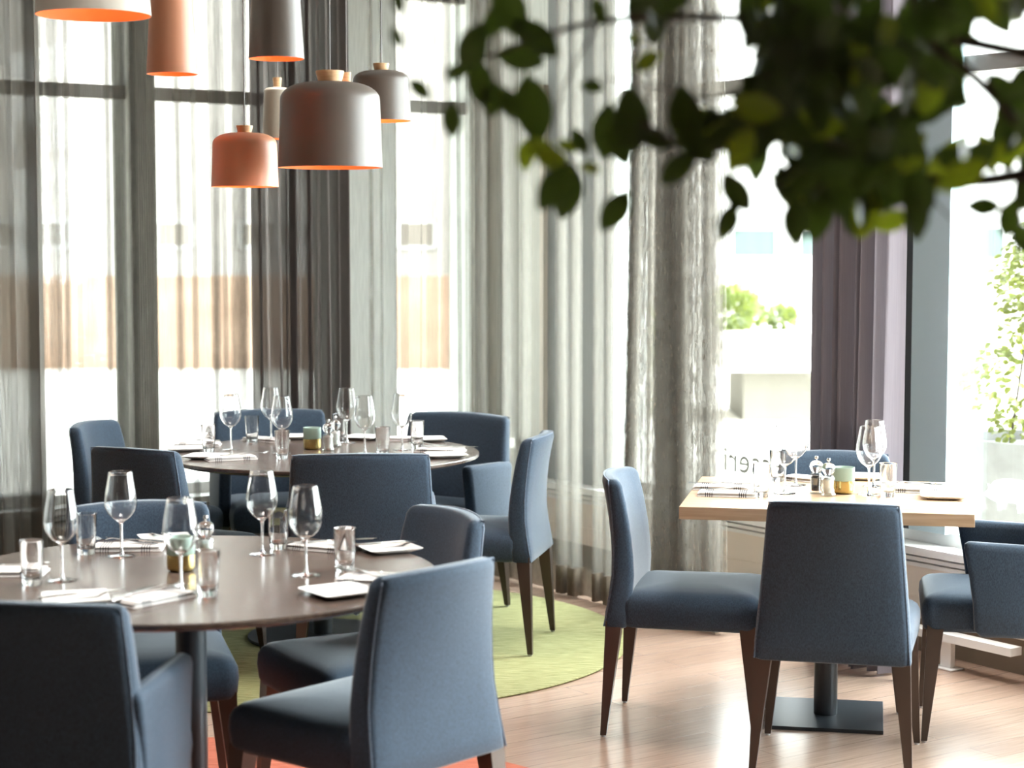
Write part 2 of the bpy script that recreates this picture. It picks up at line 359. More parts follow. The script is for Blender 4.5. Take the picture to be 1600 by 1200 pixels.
def curtain(name, label, px0, px1, bunches, m, seed=1, z0=.012, z1=3.12, off=0, wave=.012, hem=None, cat='curtain', group=None, flare=0, rows=15):
    """bunches: (px centre, px width, folds).  Between the bunches the cloth hangs nearly flat"""
    r = random.Random(seed); s0, s1 = s_px(px0), s_px(px1)
    bs = sorted((s_px(x), abs(s_px(x+w_/2)-s_px(x-w_/2)), n) for x, w_, n in bunches)
    ph = [r.uniform(0, 6) for _ in range(8)]; jit = [(r.uniform(.7, 1.3), r.uniform(-1, 1), r.uniform(0, 6)) for _ in bs]
    fr = [r.uniform(.6, 1.4) for _ in range(200)]
    rings = []
    for i in range(rows):
        q = i/(rows-1); z = z0+(z1-z0)*(1-q)
        ctl = [(s0, 0)]; s = sn = s0
        for (c, w_, n), (j1, j2, j3) in zip(bs, jit):
            cc = c+.010*j2*math.sin(q*3+j3); ww = w_*(.75+.5*q*j1)
            a, b = cc-ww/2, cc+ww/2
            k = max(2, int(max(0, c-w_/2-sn)/.06)+1)
            for u in range(1, k):
                ctl.append((s+(a-s)*u/k, wave*math.sin((s+(a-s)*u/k)*23+ph[0])+wave*.6*math.sin((s+(a-s)*u/k)*51+ph[1]+q)))
            # n Z-folds spread over the width
            for f in range(n):
                x0 = a+(b-a)*f/n; x1 = a+(b-a)*(f+1)/n; lap = (x1-x0)*.75*fr[(f+int(c*7)) % 200]
                ctl += [(x0, .004), (x1+lap*.3, .030), (x1-lap*.4, .050), (x0-lap*.1, .028), (x0+lap*.2, -.004), (x1, -.016)]
            s = b; sn = c+w_/2
        k = max(2, int(max(0, s1-sn)/.06)+1)
        for u in range(1, k): ctl.append((s+(s1-s)*u/k, wave*math.sin((s+(s1-s)*u/k)*23+ph[2])))
        ctl.append((s1, 0))
        pl = chaikin([Vector((x, y)) for x, y in ctl], 2)
        ring = []
        for x, y in pl:
            x2 = x+flare*(q**2)*(x-(s0+s1)/2)/max(.05, (s1-s0)/2)
            p, t_, n_ = track(x2); pp = p+n_*(off+y*1.0+.006*math.sin(q*4+x*9))
            ring.append(Vector((pp.x, pp.y, z)))
        rings.append(ring)
    root = thing(name, label, cat, (0, 0, 0), 0, group) if hem else None
    cut = rows-2 if hem else rows-1
    if hem:
        # the weighted hem is the lowest .11 m
        n = len(rings[0]); hr = [[v.copy() for v in rings[-1]] for _ in range(2)]
        for v in hr[0]: v.z = z0+.125
        mid = [v.copy() for v in hr[0]]
        MB().loft(rings[:-1]+[mid], (False, False), False).build('curtain_cloth', m, root, flat_angle=180)
        MB().loft(hr, (False, False), False).build('hem', hem, root, flat_angle=180)
        return root
    o = MB().loft(rings, (False, False), False).build(name, m, None, flat_angle=180)
    return tag(o, label, cat, group)
def drape(name, label, px0, px1, folds, m, seed=1, amp=.045, off=0, z0=.012, z1=3.12, lean=0, flare=0, gather=None):
    """heavy cloth in rounded pleats of uneven width"""
    r = random.Random(seed); s0, s1 = s_px(px0), s_px(px1); ws = [r.uniform(.55, 1.5) for _ in range(folds)]; T = sum(ws)
    am = [r.uniform(.6, 1.25) for _ in range(folds)]; dr = [r.uniform(-1, 1) for _ in range(folds)]; rings = []
    rows = 18; NS = 14
    for i in range(rows):
        q = i/(rows-1); z = z1+(z0-z1)*q; ring = []; acc = 0
        for f in range(folds):
            for k in range(NS):
                u = k/NS; x = (acc+ws[f]*u)/T; ph = 2*PI*u
                sk = .22*math.sin(ph*1+1.2)*ws[f]/T                      # overhanging pleats
                x += sk*(.8+.3*dr[f]*q)
                y = amp*am[f]*(-math.cos(ph)+.25*math.sin(2*ph+dr[f]*2+q))
                x += .02*dr[f]*math.sin(q*2.4+f)*math.sin(ph/2)
                X = s0+(s1-s0)*(.5+(x-.5)*(1+flare*q*q))+lean*q
                p, t_, n_ = track(X); pp = p+n_*(off+y*(1+.25*q)); ring.append(Vector((pp.x, pp.y, z)))
            acc += ws[f]
        rings.append(ring)
    mb = MB().loft(rings, (False, False), False)
    o = mb.build(name, m, None, flat_angle=180); return tag(o, label, 'curtain')
curtain('sheer_curtain', 'sheer taupe curtain across the left window, behind the two leftmost pendant lamps', 22, 385,
        [(46, 12, 6), (60, 16, 8), (78, 18, 7), (90, 5, 2), (101, 5, 4), (122, 3, 1), (168, 6, 4), (180, 8, 4), (191, 14, 7), (204, 9, 6), (222, 26, 7), (237, 8, 3), (276, 8, 4), (300, 4, 3), (329, 4, 3), (336, 5, 4), (346, 4, 3), (366, 16, 7), (379, 9, 6)],
        M['sheer'], 3)
curtain('sheer_curtain', 'sheer taupe curtain rounding the corner behind the dark armchair, bright window in its left half', 545, 982,
        [(578, 3, 3), (595, 3, 2), (618, 3, 2), (633, 13, 6), (659, 3, 2), (676, 20, 9), (698, 16, 7), (719, 4, 3), (740, 12, 4), (757, 14, 4), (793, 4, 2), (826, 6, 3), (884, 9, 5), (905, 9, 5), (940, 5, 3), (958, 6, 4)],
        M['sheer_pale'], 5, hem=M['sheer_hem'])
curtain('sheer_curtain', 'crumpled sheer curtain with dark folds, left of the open window by the oak table', 996, 1128,
        [(997, 6, 5), (1004, 10, 5), (1022, 14, 5), (1040, 8, 5), (1052, 10, 7), (1062, 10, 9), (1075, 10, 7), (1092, 16, 5), (1108, 10, 5), (1120, 4, 2)],
        M['sheer_dense'], 9, hem=M['sheer_hem'], flare=.05, wave=.02)
drape('heavy_curtain', 'grey green opaque curtain at the far left edge, beside the sheer', -120, 52, 8, M['drape_grey'], 4, .04, .12)
drape('heavy_curtain', 'dark taupe opaque curtain behind the cluster of pendant lamps', 386, 540, 11, M['drape_dark'], 12, .035, .05, flare=-.02)
drape('heavy_curtain', 'pale grey pleated curtain in the room corner, behind the armchair of the back table', 728, 784, 3, M['drape_light'], 21, .022, -.09)
drape('heavy_curtain', 'plum grey opaque curtain between the open window and the blue grey mullion', 1274, 1402, 8, M['drape_plum'], 8, .05, -.02, flare=-.04)
# ---------------------------------------------------------------- chairs
def leg_mb(x, y, sx, sy, h=.375):
    mb = MB(); T, Bt = .052, .019; rings = []
    for q in (0, .5, 1):
        s = Bt+(T-Bt)*q; ox = x-sx*(s/2)+sx*.012*(1-q); oy = y-sy*(s/2)+sy*.014*(1-q)
        rings.append([Vector((ox+i*s/2, oy+j*s/2, .006+(h-.006)*q)) for i, j in ((-1, -1), (1, -1), (1, 1), (-1, 1))])
    return mb.loft(rings), (x-sx*(Bt/2)+sx*.012, y-sy*(Bt/2)+sy*.014)
def seat_mb(w0, w1, y0, y1):
    """w0 rear width, w1 front width"""
    rings = []
    for z, ins, dome in ((.352, .022, 0), (.358, .006, 0), (.372, 0, 0), (.41, -.004, 0), (.438, -.002, 0), (.455, .006, 0), (.466, .020, 0), (.473, .045, 0), (.479, .09, 0), (.482, .15, 0)):
        pts = rrect(1, 1, .08, 6)
        r = []
        for p in pts:
            yy = y0+ins+(p.y+.5)*(y1-y0-2*ins); ww = w0+(w1-w0)*(p.y+.5); r.append(Vector((p.x*(ww-2*ins), yy+.012*(1-4*p.x*p.x)*(p.y+.0 > .2), z-.012*(p.y+.5)*0)))
        rings.append(r)
    return MB().loft(rings)
def back_mb(wb, wt, zt, arm=False, yb=-.25):
    rings = []; Z = [.352, .358, .40, .46, .52, .58, .64, .70, .75, .79, zt-.022, zt-.009, zt-.002, zt]
    pos = []
    for i, z in enumerate(Z):
        q = (z-.352)/(zt-.352); wdt = wb+(wt-wb)*q; t = .085-.030*q
        lean = -.05*max(0, (z-.50)/.33)**1.25+.012*math.sin(q*PI)
        ins = {0: .012, 1: .003}.get(i, 0) if i < 2 else {len(Z)-3: .004, len(Z)-2: .012, len(Z)-1: .022}.get(i, 0)
        r = []
        for p in rrect(wdt-2*ins, t-2*ins*.9, .022, 4):
            for_curve = .05*q*(p.x/(wdt/2))**2                      # wings come forward
            r.append(Vector((p.x, yb+.045+p.y+lean+for_curve*.8, z-(.008*(p.x/(wdt/2))**2 if i > 8 else 0))))
        # subdivide the long sides
        rr = []
        for a, b in zip(r, r[1:]+r[:1]):
            rr.append(a)
            if (b-a).length > .12:
                for k in range(1, 8):
                    u = k/8; c = a.lerp(b, u); x = c.x/(wdt/2); base = a.y-.04*q*(a.x/(wdt/2))**2; c.y = base+.04*q*x*x
                    if i > 8: c.z = z-.008*x*x
                    rr.append(c)
        rings.append(rr); pos.append((wdt, yb+.045-t/2+lean, z))
    return MB().loft(rings), pos
def make_chair(name, label, arm):
    t = thing(name, label, 'chair')
    if arm: w0, w1, wb, wt, sw = .44, .46, .55, .49, .55
    else: w0, w1, wb, wt = .45, .475, .465, .385
    y1 = .255
    seat_mb(w0, w1, -.19, y1).build('seat', M['fabric'], t, flat_angle=60)
    mb, pos = back_mb(wb, wt, .832, arm); bk = mb.build('backrest', M['fabric'], t, flat_angle=60)
    pp = MB()
    loop = [[(s*(w_/2-.006), y+.006+.04*((z-.352)/.48), z) for w_, y, z in pos[1:-2]] for s in (-1, 1)]
    w_, y, z = pos[-2]; topl = [((-w_/2+.01)+(w_-.02)*k/8, y+.008+.04*(abs(k-4)/4)**2, z-.008*(abs(k-4)/4)**2) for k in range(9)]
    pp.tube(loop[0]+topl+loop[1][::-1], .0028, 6)
    pp.build('piping', M['piping'], bk)
    if arm:
        for s in (-1, 1):
            rings = []
            for z, th, fr_, ins in ((.352, .052, .09, .008), (.37, .056, .10, 0), (.45, .055, .105, 0), (.55, .052, .12, 0), (.612, .050, .135, 0), (.628, .050, .138, .004), (.636, .050, .138, .014)):
                xo = s*(wb/2-.028); y0_ = -.19-.03*max(0, (z-.5)/.15); y1_ = fr_
                rings.append([Vector((xo+p.x, p.y, z+(.012*(p.y-y0_)/.3 if z > .6 else 0))) for p in rrect(th-2*ins, (y1_-y0_)-2*ins, .014, 3, 0, (y0_+y1_)/2)])
            MB().loft(rings).build('armrest', M['fabric'], t, flat_angle=60)
    hw = w1/2-.005; hb = wb/2-.006
    for sx in (-1, 1):
        for (yy, sy, hx) in ((y1-.012, 1, hw), (-.235, -1, hb if not arm else hw)):
            lm, (fx, fy) = leg_mb(sx*hx, yy, sx, sy)
            lo = lm.build('leg', M['leg'], t, smooth=False)
            MB().lathe([(0, 0), (.007, 0), (.008, .007), (0, .0075)], 10, (fx, fy, 0)).build('foot_glide', M['glide'], lo)
    return t
side = make_chair('side_chair', 'x', False); armc = make_chair('armchair', 'x', True); used = set()
def put_chair(arm, px, py, deg, label, group, xy=None):
    """back-top centre seen at (px,py); deg = heading, 0 = away from the camera, + = to the right"""
    base = armc if arm else side
    th = math.radians(deg); f = Vector((math.sin(th), math.cos(th), 0))
    if xy: o = Vector((*xy, 0))
    else: p = at(px, py, .832); o = Vector((p.x, p.y, 0))+f*.265
    o.z = RUG.get(group, 0)
    if arm not in used:
        used.add(arm); base.location = o; base.rotation_euler = (0, 0, -th); base['label'] = label; base['group'] = group; return base
    return dup(base, o, -th, label, group)
ga, gb, gc = 'chairs around the near round table', 'chairs around the back round table', 'chairs around the oak table'
RUG = {ga: .0095, gb: .0095}
TA = at(297, 897, .75); TB = Vector((-.755, 7.45, .75)); TC = at(1294, 772, .75)
put_chair(True, 8, 948, 9, 'blue grey armchair with its back to the viewer, bottom left corner', ga)
put_chair(False, 702, 890, -49, 'blue grey side chair nearest the viewer, its lit back turned to the right', ga)
put_chair(False, 719, 800, -120, 'blue grey side chair right of the near table, dark inner back facing us', ga)
put_chair(False, 218, 786, 167, 'blue grey side chair across the near table, behind its wine glasses', ga)
put_chair(True, 563, 713, -4, 'blue grey armchair at the front of the back table, wide back to the viewer', gb)
put_chair(False, 857, 680, -78, 'blue grey side chair at the right end of the back table, on the rug', gb)
put_chair(True, 727, 647, -150, 'blue grey armchair with dark inner back at the right rear of the back table', gb)
put_chair(True, 418, 642, 163, 'blue grey armchair behind the back table, facing the viewer', gb)
put_chair(False, 131, 662, 103, 'blue grey side chair farthest left, in front of the left window', gb)
put_chair(False, 198, 704, 27, 'blue grey side chair left front of the back table, right edge lit', gb)
put_chair(False, 1301, 785, 14, 'blue grey side chair with its back to the viewer in front of the oak table', gc)
put_chair(False, 950, 735, 102, 'blue grey side chair in profile at the left of the oak table', gc)
put_chair(True, 0, 0, -79, 'blue grey armchair at the right of the oak table, cut by the frame', gc, xy=(1.595, 6.07))
put_chair(False, 1305, 703, 191, 'blue grey side chair behind the oak table, beside the plum grey curtain', gc)
# ---------------------------------------------------------------- tables and rugs
def disc(name, m, c, r, h, label, cat):
    mb = MB().lathe([(0, 0), (r-.003, 0), (r, .003), (r, h-.003), (r-.004, h), (0, h)], 128); o = mb.build(name, m, None, loc=(c.x, c.y, 0.001)); return tag(o, label, cat)
disc('round_rug', M['green_rug'], TB, 1.22, .008, 'round olive green rug under the back round table', 'rug')
disc('round_rug', M['red_rug'], TA, 1.22, .008, 'round orange red rug under the near round table', 'rug')
def round_table(c, label, rb=.298):
    t = thing('round_table', label, 'table', (c.x, c.y, 0.01), 0, 'round dark wood tables')
    R = .625
    MB().lathe([(0, .722), (R-.05, .722), (R-.006, .734), (R, .738), (R, .747), (R-.003, .75), (0, .75)], 128).xf(Matrix.Translation((0, 0, -.01))).build('tabletop', M['darktop'], t, flat_angle=25)
    MB().lathe([(.039, .016), (.039, .714)], 32).build('column', M['blackmetal'], t)
    MB().lathe([(0, 0), (rb, 0), (rb+.002, .004), (rb, .012), (.04, .016), (0, .016)], 96).build('base_plate', M['blackmetal'], t)
    return t
round_table(TA, 'round dark brown wooden table nearest the viewer, laid for dinner', .21); round_table(TB, 'round dark brown wooden table in the background on the green rug')
t = thing('square_table', 'square pale oak table on a black column, laid for dinner', 'table', (TC.x, TC.y, 0), -math.radians(11))
MB().box(-.455, .455, -.39, .39, .71, .75).build('tabletop', M['paleoak'], t, smooth=False, bevel=.0015)
MB().lathe([(.039, .012), (.039, .71)], 32).build('column', M['blackmetal'], t)
MB().box(-.19, .19, -.20, .20, 0, .012).build('base_plate', M['blackmetal'], t, smooth=False, bevel=.001)
# ---------------------------------------------------------------- tableware prototypes
TZ = .7502
def smooth_prof(pts, n=3):
    P = [Vector(p) for p in pts]
    return [tuple(p) for p in chaikin(P, n)]
def make_wine():
    t = thing('wine_glass', 'x', 'wine glass')
    outer = smooth_prof([(.0045, .088), (.010, .094), (.028, .106), (.0435, .132), (.0420, .162), (.0360, .195), (.0310, .226)], 3)
    inner = [(r-.0011, z) for r, z in outer if z > .097]
    inner = [(0, .0975)]+[(max(.001, r-.0005 if z > .22 else r), z) for r, z in inner if r > .006]
    prof = outer+[(outer[-1][0]-.0004, outer[-1][1]+.0006)]+inner[::-1]
    MB().lathe(prof, 40).build('bowl', M['glass'], t, flat_angle=60)
    MB().lathe(smooth_prof([(.0065, .006), (.0038, .016), (.0034, .05), (.0036, .078), (.0045, .088)], 2), 20).build('stem', M['glass'], t, flat_angle=60)
    MB().lathe([(0, 0), (.0355, 0), (.0362, .0008), (.0355, .0017), (.020, .0030), (.010, .0044), (.0065, .006)], 40).build('foot', M['glass'], t, flat_angle=60)
    return t
def make_tumbler():
    o = MB().lathe([(0, .0002), (.0215, 0), (.0235, .002), (.0262, .05), (.0298, .109), (.0296, .1103), (.0287, .1103), (.0282, .109), (.0246, .05), (.0222, .020), (.018, .0165), (0, .0155)], 40).build('tumbler', M['glass'], None, flat_angle=50)
    return tag(o, 'x', 'drinking glass')
def make_mill(fill):
    t = thing('pepper_mill' if fill == 'pepper' else 'salt_mill', 'x', 'mill')
    MB().lathe([(0, 0), (.024, 0), (.0255, .003), (.0255, .008), (.021, .013), (.0195, .03), (.0205, .05), (.0215, .060), (.018, .066), (.0145, .070), (0, .070)], 28).build('body', M['acrylic'], t, flat_angle=50)
    MB().lathe([(0, .010), (.015, .010), (.0165, .03), (.017, .055), (.012, .060), (0, .060)], 20).build('filling', M[fill], t)
    MB().lathe([(0, .071), (.014, .071), (.0165, .075), (.0205, .083), (.0225, .092), (.0205, .101), (.0145, .107), (.006, .110), (0, .110)], 28).build('cap', M['glass'], t, flat_angle=50)
    MB().lathe([(.003, .110), (.003, .114), (.006, .117), (.0068, .121), (.005, .125), (0, .1265)], 16).build('finial', M['chrome'], t)
    return t
def make_candle():
    t = thing('candle_holder', 'x', 'candle holder')
    MB().lathe([(0, 0), (.026, 0), (.033, .004), (.036, .012), (.036, .044), (.0352, .044), (.0352, .012), (0, .006)], 36).build('brass_cup', M['brass'], t)
    MB().lathe([(.0345, .010), (.0348, .044), (.0360, .045), (.0362, .088), (.0345, .0885), (.0335, .086), (.0335, .012)], 36, loop=True).build('glass_shade', M['water'], t, flat_angle=60)
    return t
def napkin_mat():
    m = mat('white_linen', (.64, .61, .59), .85); b = m.node_tree.nodes['Principled BSDF']
    tc = nd(m, 'ShaderNodeTexCoord'); sx = nd(m, 'ShaderNodeSeparateXYZ'); lk(m, tc.outputs['Object'], sx.inputs[0])
    ab_ = nd(m, 'ShaderNodeMath', operation='ABSOLUTE'); lk(m, sx.outputs[0], ab_.inputs[0])
    mu = nd(m, 'ShaderNodeMath', operation='MULTIPLY'); mu.inputs[1].default_value = 145; lk(m, sx.outputs[0], mu.inputs[0])
    fr = nd(m, 'ShaderNodeMath', operation='FRACT'); lk(m, mu.outputs[0], fr.inputs[0])
    lt = nd(m, 'ShaderNodeMath', operation='LESS_THAN'); lt.inputs[1].default_value = .42; lk(m, fr.outputs[0], lt.inputs[0])
    cp = nd(m, 'ShaderNodeMath', operation='COMPARE'); cp.inputs[1].default_value = .055; cp.inputs[2].default_value = .014; lk(m, ab_.outputs[0], cp.inputs[0])
    an = nd(m, 'ShaderNodeMath', operation='MULTIPLY'); lk(m, lt.outputs[0], an.inputs[0]); lk(m, cp.outputs[0], an.inputs[1])
    mx = nd(m, 'ShaderNodeMixRGB'); mx.inputs[1].default_value = (.64, .61, .59, 1); mx.inputs[2].default_value = (.05, .045, .05, 1)
    lk(m, an.outputs[0], mx.inputs[0]); lk(m, mx.outputs[0], b.inputs['Base Color']); return m
M['linen'] = napkin_mat()
def make_napkin():
    # folded in layers, edges soft, slightly fanned
    mb = MB()
    for k, (dx, dy, ang) in enumerate(((0, 0, 0), (.003, .002, .6), (-.002, .003, -.5), (.002, -.001, .4))):
        z0 = .0035*k; rings = []
        for z, ins in ((z0, .002), (z0+.0015, 0), (z0+.0032, .002)):
            r = rrect(.195-2*ins-.004*k, .10-2*ins-.003*k, .006, 3); a = math.radians(ang)
            rr = []
            for i, p in enumerate(r): rr.append(Vector((p.x*math.cos(a)-p.y*math.sin(a)+dx, p.x*math.sin(a)+p.y*math.cos(a)+dy, z)))
            rings.append(rr)
        mb.loft(rings)
    return tag(mb.build('napkin', M['linen'], None, smooth=False), 'x', 'napkin')
def strip(mb, prof, th=.002):
    """prof: (x, half width, z) flat bar along x"""
    rings = [[Vector((x, -hw, z)), Vector((x, hw, z)), Vector((x, hw, z+th)), Vector((x, -hw, z+th))] for x, hw, z in prof]
    return mb.loft(rings)
def make_knife():
    t = thing('knife', 'x', 'knife')
    strip(MB(), [(-.105, .006, 0), (-.10, .008, 0), (-.06, .0085, 0), (-.02, .0065, 0), (-.005, .005, 0)], .005).build('handle', M['steel'], t, bevel=.001)
    strip(MB(), [(-.005, .0055, .002), (.02, .009, .001), (.07, .0105, .0006), (.095, .0085, .0004), (.108, .002, .0003)], .0016).build('blade', M['steel'], t, smooth=False)
    return t
def make_fork():
    t = thing('fork', 'x', 'fork')
    strip(MB(), [(-.10, .004, 0), (-.095, .0085, .0005), (-.05, .0075, .001), (0, .0042, .006), (.035, .0040, .010), (.045, .007, .009), (.055, .0115, .006)], .002).build('handle', M['steel'], t)
    mb = MB()
    for k in range(4):
        y = -.0094+.00627*k; mb.loft([[Vector((x, y+s*.0018, z+u)) for s, u in ((-1, 0), (1, 0), (1, .0018), (-1, .0018))] for x, z in ((.054, .006), (.065, .0035), (.080, .003), (.097, .008))])
    mb.build('tines', M['steel'], t, smooth=False); return t
def make_plate():
    rings = [rrect(.09, .09, .014, 4, 0, 0, 0), rrect(.105, .105, .016, 4, 0, 0, .002), rrect(.15, .15, .014, 4, 0, 0, .0115), rrect(.152, .152, .014, 4, 0, 0, .0135), rrect(.148, .148, .013, 4, 0, 0, .0138), rrect(.112, .112, .02, 4, 0, 0, .006), rrect(.10, .10, .02, 4, 0, 0, .0045)]
    return tag(MB().loft(rings).build('side_plate', M['porcelain'], None, flat_angle=50), 'x', 'plate')
PR = {'wine': make_wine, 'tumbler': make_tumbler, 'salt': lambda: make_mill('salt'), 'pepper': lambda: make_mill('pepper'), 'candle': make_candle,
      'napkin': make_napkin, 'knife': make_knife, 'fork': make_fork, 'plate': make_plate}
GR = {'wine': 'wine glasses', 'tumbler': 'drinking glasses', 'salt': 'salt mills', 'pepper': 'pepper mills', 'candle': 'candle holders', 'napkin': 'folded napkins', 'knife': 'table knives', 'fork': 'forks', 'plate': 'square side plates'}
first = {}
def lay(kind, px, py, label, where, deg=0, up=0, tilt=0):
    p = at(px, py, .75); loc = (p.x, p.y, TZ+up); g = GR[kind]+' on the '+where
    if kind not in first:
        o = PR[kind](); first[kind] = o; o.location = loc; o.rotation_euler = (0, 0, math.radians(deg)); o['label'] = label; o['group'] = g
    else: o = dup(first[kind], loc, math.radians(deg), label, g)
    if tilt: o.rotation_euler = (0, math.radians(tilt), math.radians(deg))
    return o
nt_, bt_, ot_ = 'near round table', 'back round table', 'oak table'
NU = .0143
# near table
lay('wine', 97, 907, 'wine glass on the near table, the leftmost one', nt_)
lay('wine', 190, 869, 'wine glass by the striped napkin on the near table, second from the left', nt_)
lay('wine', 283, 925, 'wine glass on the near table in front of the glass mill and candle holder', nt_)
lay('wine', 410, 866, 'wine glass on the near table left of the tumbler, under the back table edge', nt_)
lay('wine', 478, 899, 'wine glass on the near table, the rightmost one', nt_)
lay('tumbler', 50, 914, 'tumbler at the left end of the near table', nt_)
lay('tumbler', 135, 866, 'tumbler on the near table between the two left wine glasses', nt_)
lay('tumbler', 325, 932, 'tumbler on the near table right of the front wine glass', nt_)
lay('tumbler', 435, 858, 'tumbler on the near table behind the two right wine glasses', nt_)
lay('tumbler', 539, 892, 'tumbler on the near table standing by the napkins at the right', nt_)
lay('candle', 283, 892, 'brass candle holder on the near table behind the wine glass stem', nt_)
lay('salt', 322, 880, 'clear glass mill on the near table beside the candle holder', nt_)
lay('napkin', 200, 858, 'striped folded napkin on the near table under the second wine glass', nt_, 4)
lay('fork', 196, 856, 'fork lying on the striped napkin at the far side of the near table', nt_, 160, NU)
lay('knife', 212, 852, 'knife lying on the striped napkin at the far side of the near table', nt_, 150, NU)
lay('plate', 262, 846, 'side plate at the far edge of the near table, left of the mill', nt_, 20)
lay('knife', 262, 846, 'butter knife across the side plate at the far edge of the near table', nt_, 130, .014)
lay('napkin', 505, 858, 'napkin on the near table behind the right tumbler', nt_, -25)
lay('fork', 490, 857, 'fork on the napkin behind the right tumbler of the near table', nt_, -20, NU)
lay('knife', 530, 853, 'knife on the napkin behind the right tumbler of the near table', nt_, 20, NU)
lay('plate', 607, 861, 'side plate on the near table by the dark chair at its right', nt_, 25)
lay('knife', 600, 858, 'butter knife on the side plate by the dark chair at the right', nt_, 25, .014)
lay('plate', 530, 929, 'side plate at the front right edge of the near table', nt_, 35)
lay('napkin', 588, 910, 'napkin on the near table, nearest the lit chair back', nt_, -12)
lay('fork', 570, 906, 'fork on the napkin nearest the lit chair back', nt_, 140, NU)
lay('knife', 600, 905, 'knife on the napkin nearest the lit chair back', nt_, -15, NU)
lay('napkin', 238, 938, 'napkin at the front edge of the near table, right of the armchair back', nt_, 52)
lay('fork', 232, 934, 'fork on the napkin right of the armchair back', nt_, 48, NU)
lay('knife', 205, 938, 'knife on the napkin right of the armchair back', nt_, 75, NU)
lay('plate', 118, 940, 'side plate on the near table just above the armchair back', nt_, 15)
lay('knife', 128, 938, 'butter knife on the side plate just above the armchair back', nt_, 35, .014)
lay('napkin', 12, 897, 'striped napkin at the left edge of the near table', nt_, 2)
lay('knife', 10, 892, 'knife on the striped napkin at the left edge of the near table', nt_, 25, NU)
# back table
lay('wine', 361, 703, 'wine glass on the back table, the leftmost one', bt_)
lay('wine', 424, 690, 'taller looking wine glass on the back table, behind the second from the left', bt_)
lay('wine', 441, 708, 'wine glass on the back table, second from the left and just behind a tumbler', bt_)
lay('wine', 542, 692, 'wine glass on the back table right of the two mills', bt_)
lay('wine', 570, 708, 'wine glass on the back table, second from the right', bt_)
lay('wine', 628, 703, 'wine glass on the back table, the rightmost one', bt_)
lay('tumbler', 326, 706, 'tumbler at the left end of the back table', bt_)
lay('tumbler', 394, 691, 'tumbler on the back table right of the leftmost wine glass', bt_)
lay('tumbler', 441, 717, 'tumbler at the front of the back table left of the armchair back', bt_)
lay('tumbler', 530, 687, 'tumbler on the back table directly right of the mills', bt_)
lay('tumbler', 598, 711, 'tumbler on the back table between the right wine glasses', bt_)
lay('tumbler', 652, 700, 'tumbler at the right end of the back table', bt_)
lay('candle', 488, 702, 'pale green and brass candle holder on the back table', bt_)
lay('salt', 513, 704, 'salt mill on the back table, left of its twin', bt_)
lay('salt', 524, 698, 'glass mill on the back table, right of the salt mill', bt_)
lay('napkin', 308, 697, 'napkin at the far left of the back table', bt_, 5)
lay('knife', 305, 694, 'knife on the napkin at the far left of the back table', bt_, 175, NU)
lay('plate', 290, 704, 'side plate at the far left edge of the back table', bt_, 10)
lay('napkin', 360, 718, 'napkin at the front left of the back table', bt_, 22)
lay('plate', 322, 716, 'side plate at the front left of the back table', bt_, -10)
lay('fork', 382, 716, 'fork on the napkin at the front left of the back table', bt_, 28, NU)
lay('napkin', 415, 689, 'napkin at the far side of the back table between two wine glasses', bt_, -35)
lay('plate', 466, 685, 'side plate at the far edge of the back table behind the candle holder', bt_, 8)
lay('plate', 568, 686, 'side plate at the far edge of the back table behind the wine glasses', bt_, -20)
lay('napkin', 626, 688, 'napkin at the far right side of the back table', bt_, -8)
lay('plate', 668, 689, 'side plate at the far right edge of the back table', bt_, 10)
lay('napkin', 688, 706, 'napkin at the right end of the back table', bt_, -14)
lay('fork', 672, 702, 'fork on the napkin at the right end of the back table', bt_, 155, NU)
lay('knife', 705, 704, 'knife on the napkin at the right end of the back table', bt_, 2, NU)
lay('plate', 697, 714, 'side plate at the front right edge of the back table', bt_, 14)
# oak table
lay('wine', 1243, 758, 'wine glass on the oak table, rear one of the left pair', ot_)
lay('wine', 1226, 771, 'wine glass on the oak table, front one of the left pair', ot_)
lay('wine', 1357, 773, 'wine glass on the oak table, front one of the right pair', ot_)
lay('wine', 1365, 760, 'wine glass on the oak table, rear one of the right pair', ot_)
lay('tumbler', 1190, 776, 'tumbler on the oak table beside the striped napkins at the left', ot_)
lay('tumbler', 1387, 776, 'tumbler on the oak table right of the right wine glass pair', ot_)
lay('tumbler', 1215, 752, 'tumbler at the far side of the oak table near the lettering', ot_)
lay('pepper', 1275, 771, 'pepper mill with dark filling on the oak table', ot_)
lay('salt', 1294, 775, 'salt mill on the oak table, right of the pepper mill', ot_)
lay('candle', 1318, 771, 'pale green and brass candle holder on the oak table', ot_)
lay('napkin', 1128, 764, 'striped napkin at the left of the oak table, the farther of two', ot_, -9)
lay('knife', 1125, 762, 'knife on the farther striped napkin of the oak table', ot_, 170, NU)
lay('napkin', 1136, 774, 'striped napkin at the left of the oak table, the nearer of two', ot_, -10)
lay('fork', 1140, 772, 'fork on the nearer striped napkin of the oak table', ot_, -6, NU)
lay('napkin', 1265, 751, 'napkin at the far side of the oak table behind the mills', ot_, -40)
lay('plate', 1345, 748, 'side plate at the far edge of the oak table', ot_, -11)
lay('napkin', 1437, 768, 'napkin at the right side of the oak table', ot_, -14)
lay('fork', 1430, 764, 'fork on the napkin at the right side of the oak table', ot_, 165, NU)
lay('knife', 1462, 764, 'knife on the napkin at the right side of the oak table', ot_, -12, NU)
lay('plate', 1475, 778, 'side plate at the right front corner of the oak table', ot_, -11)
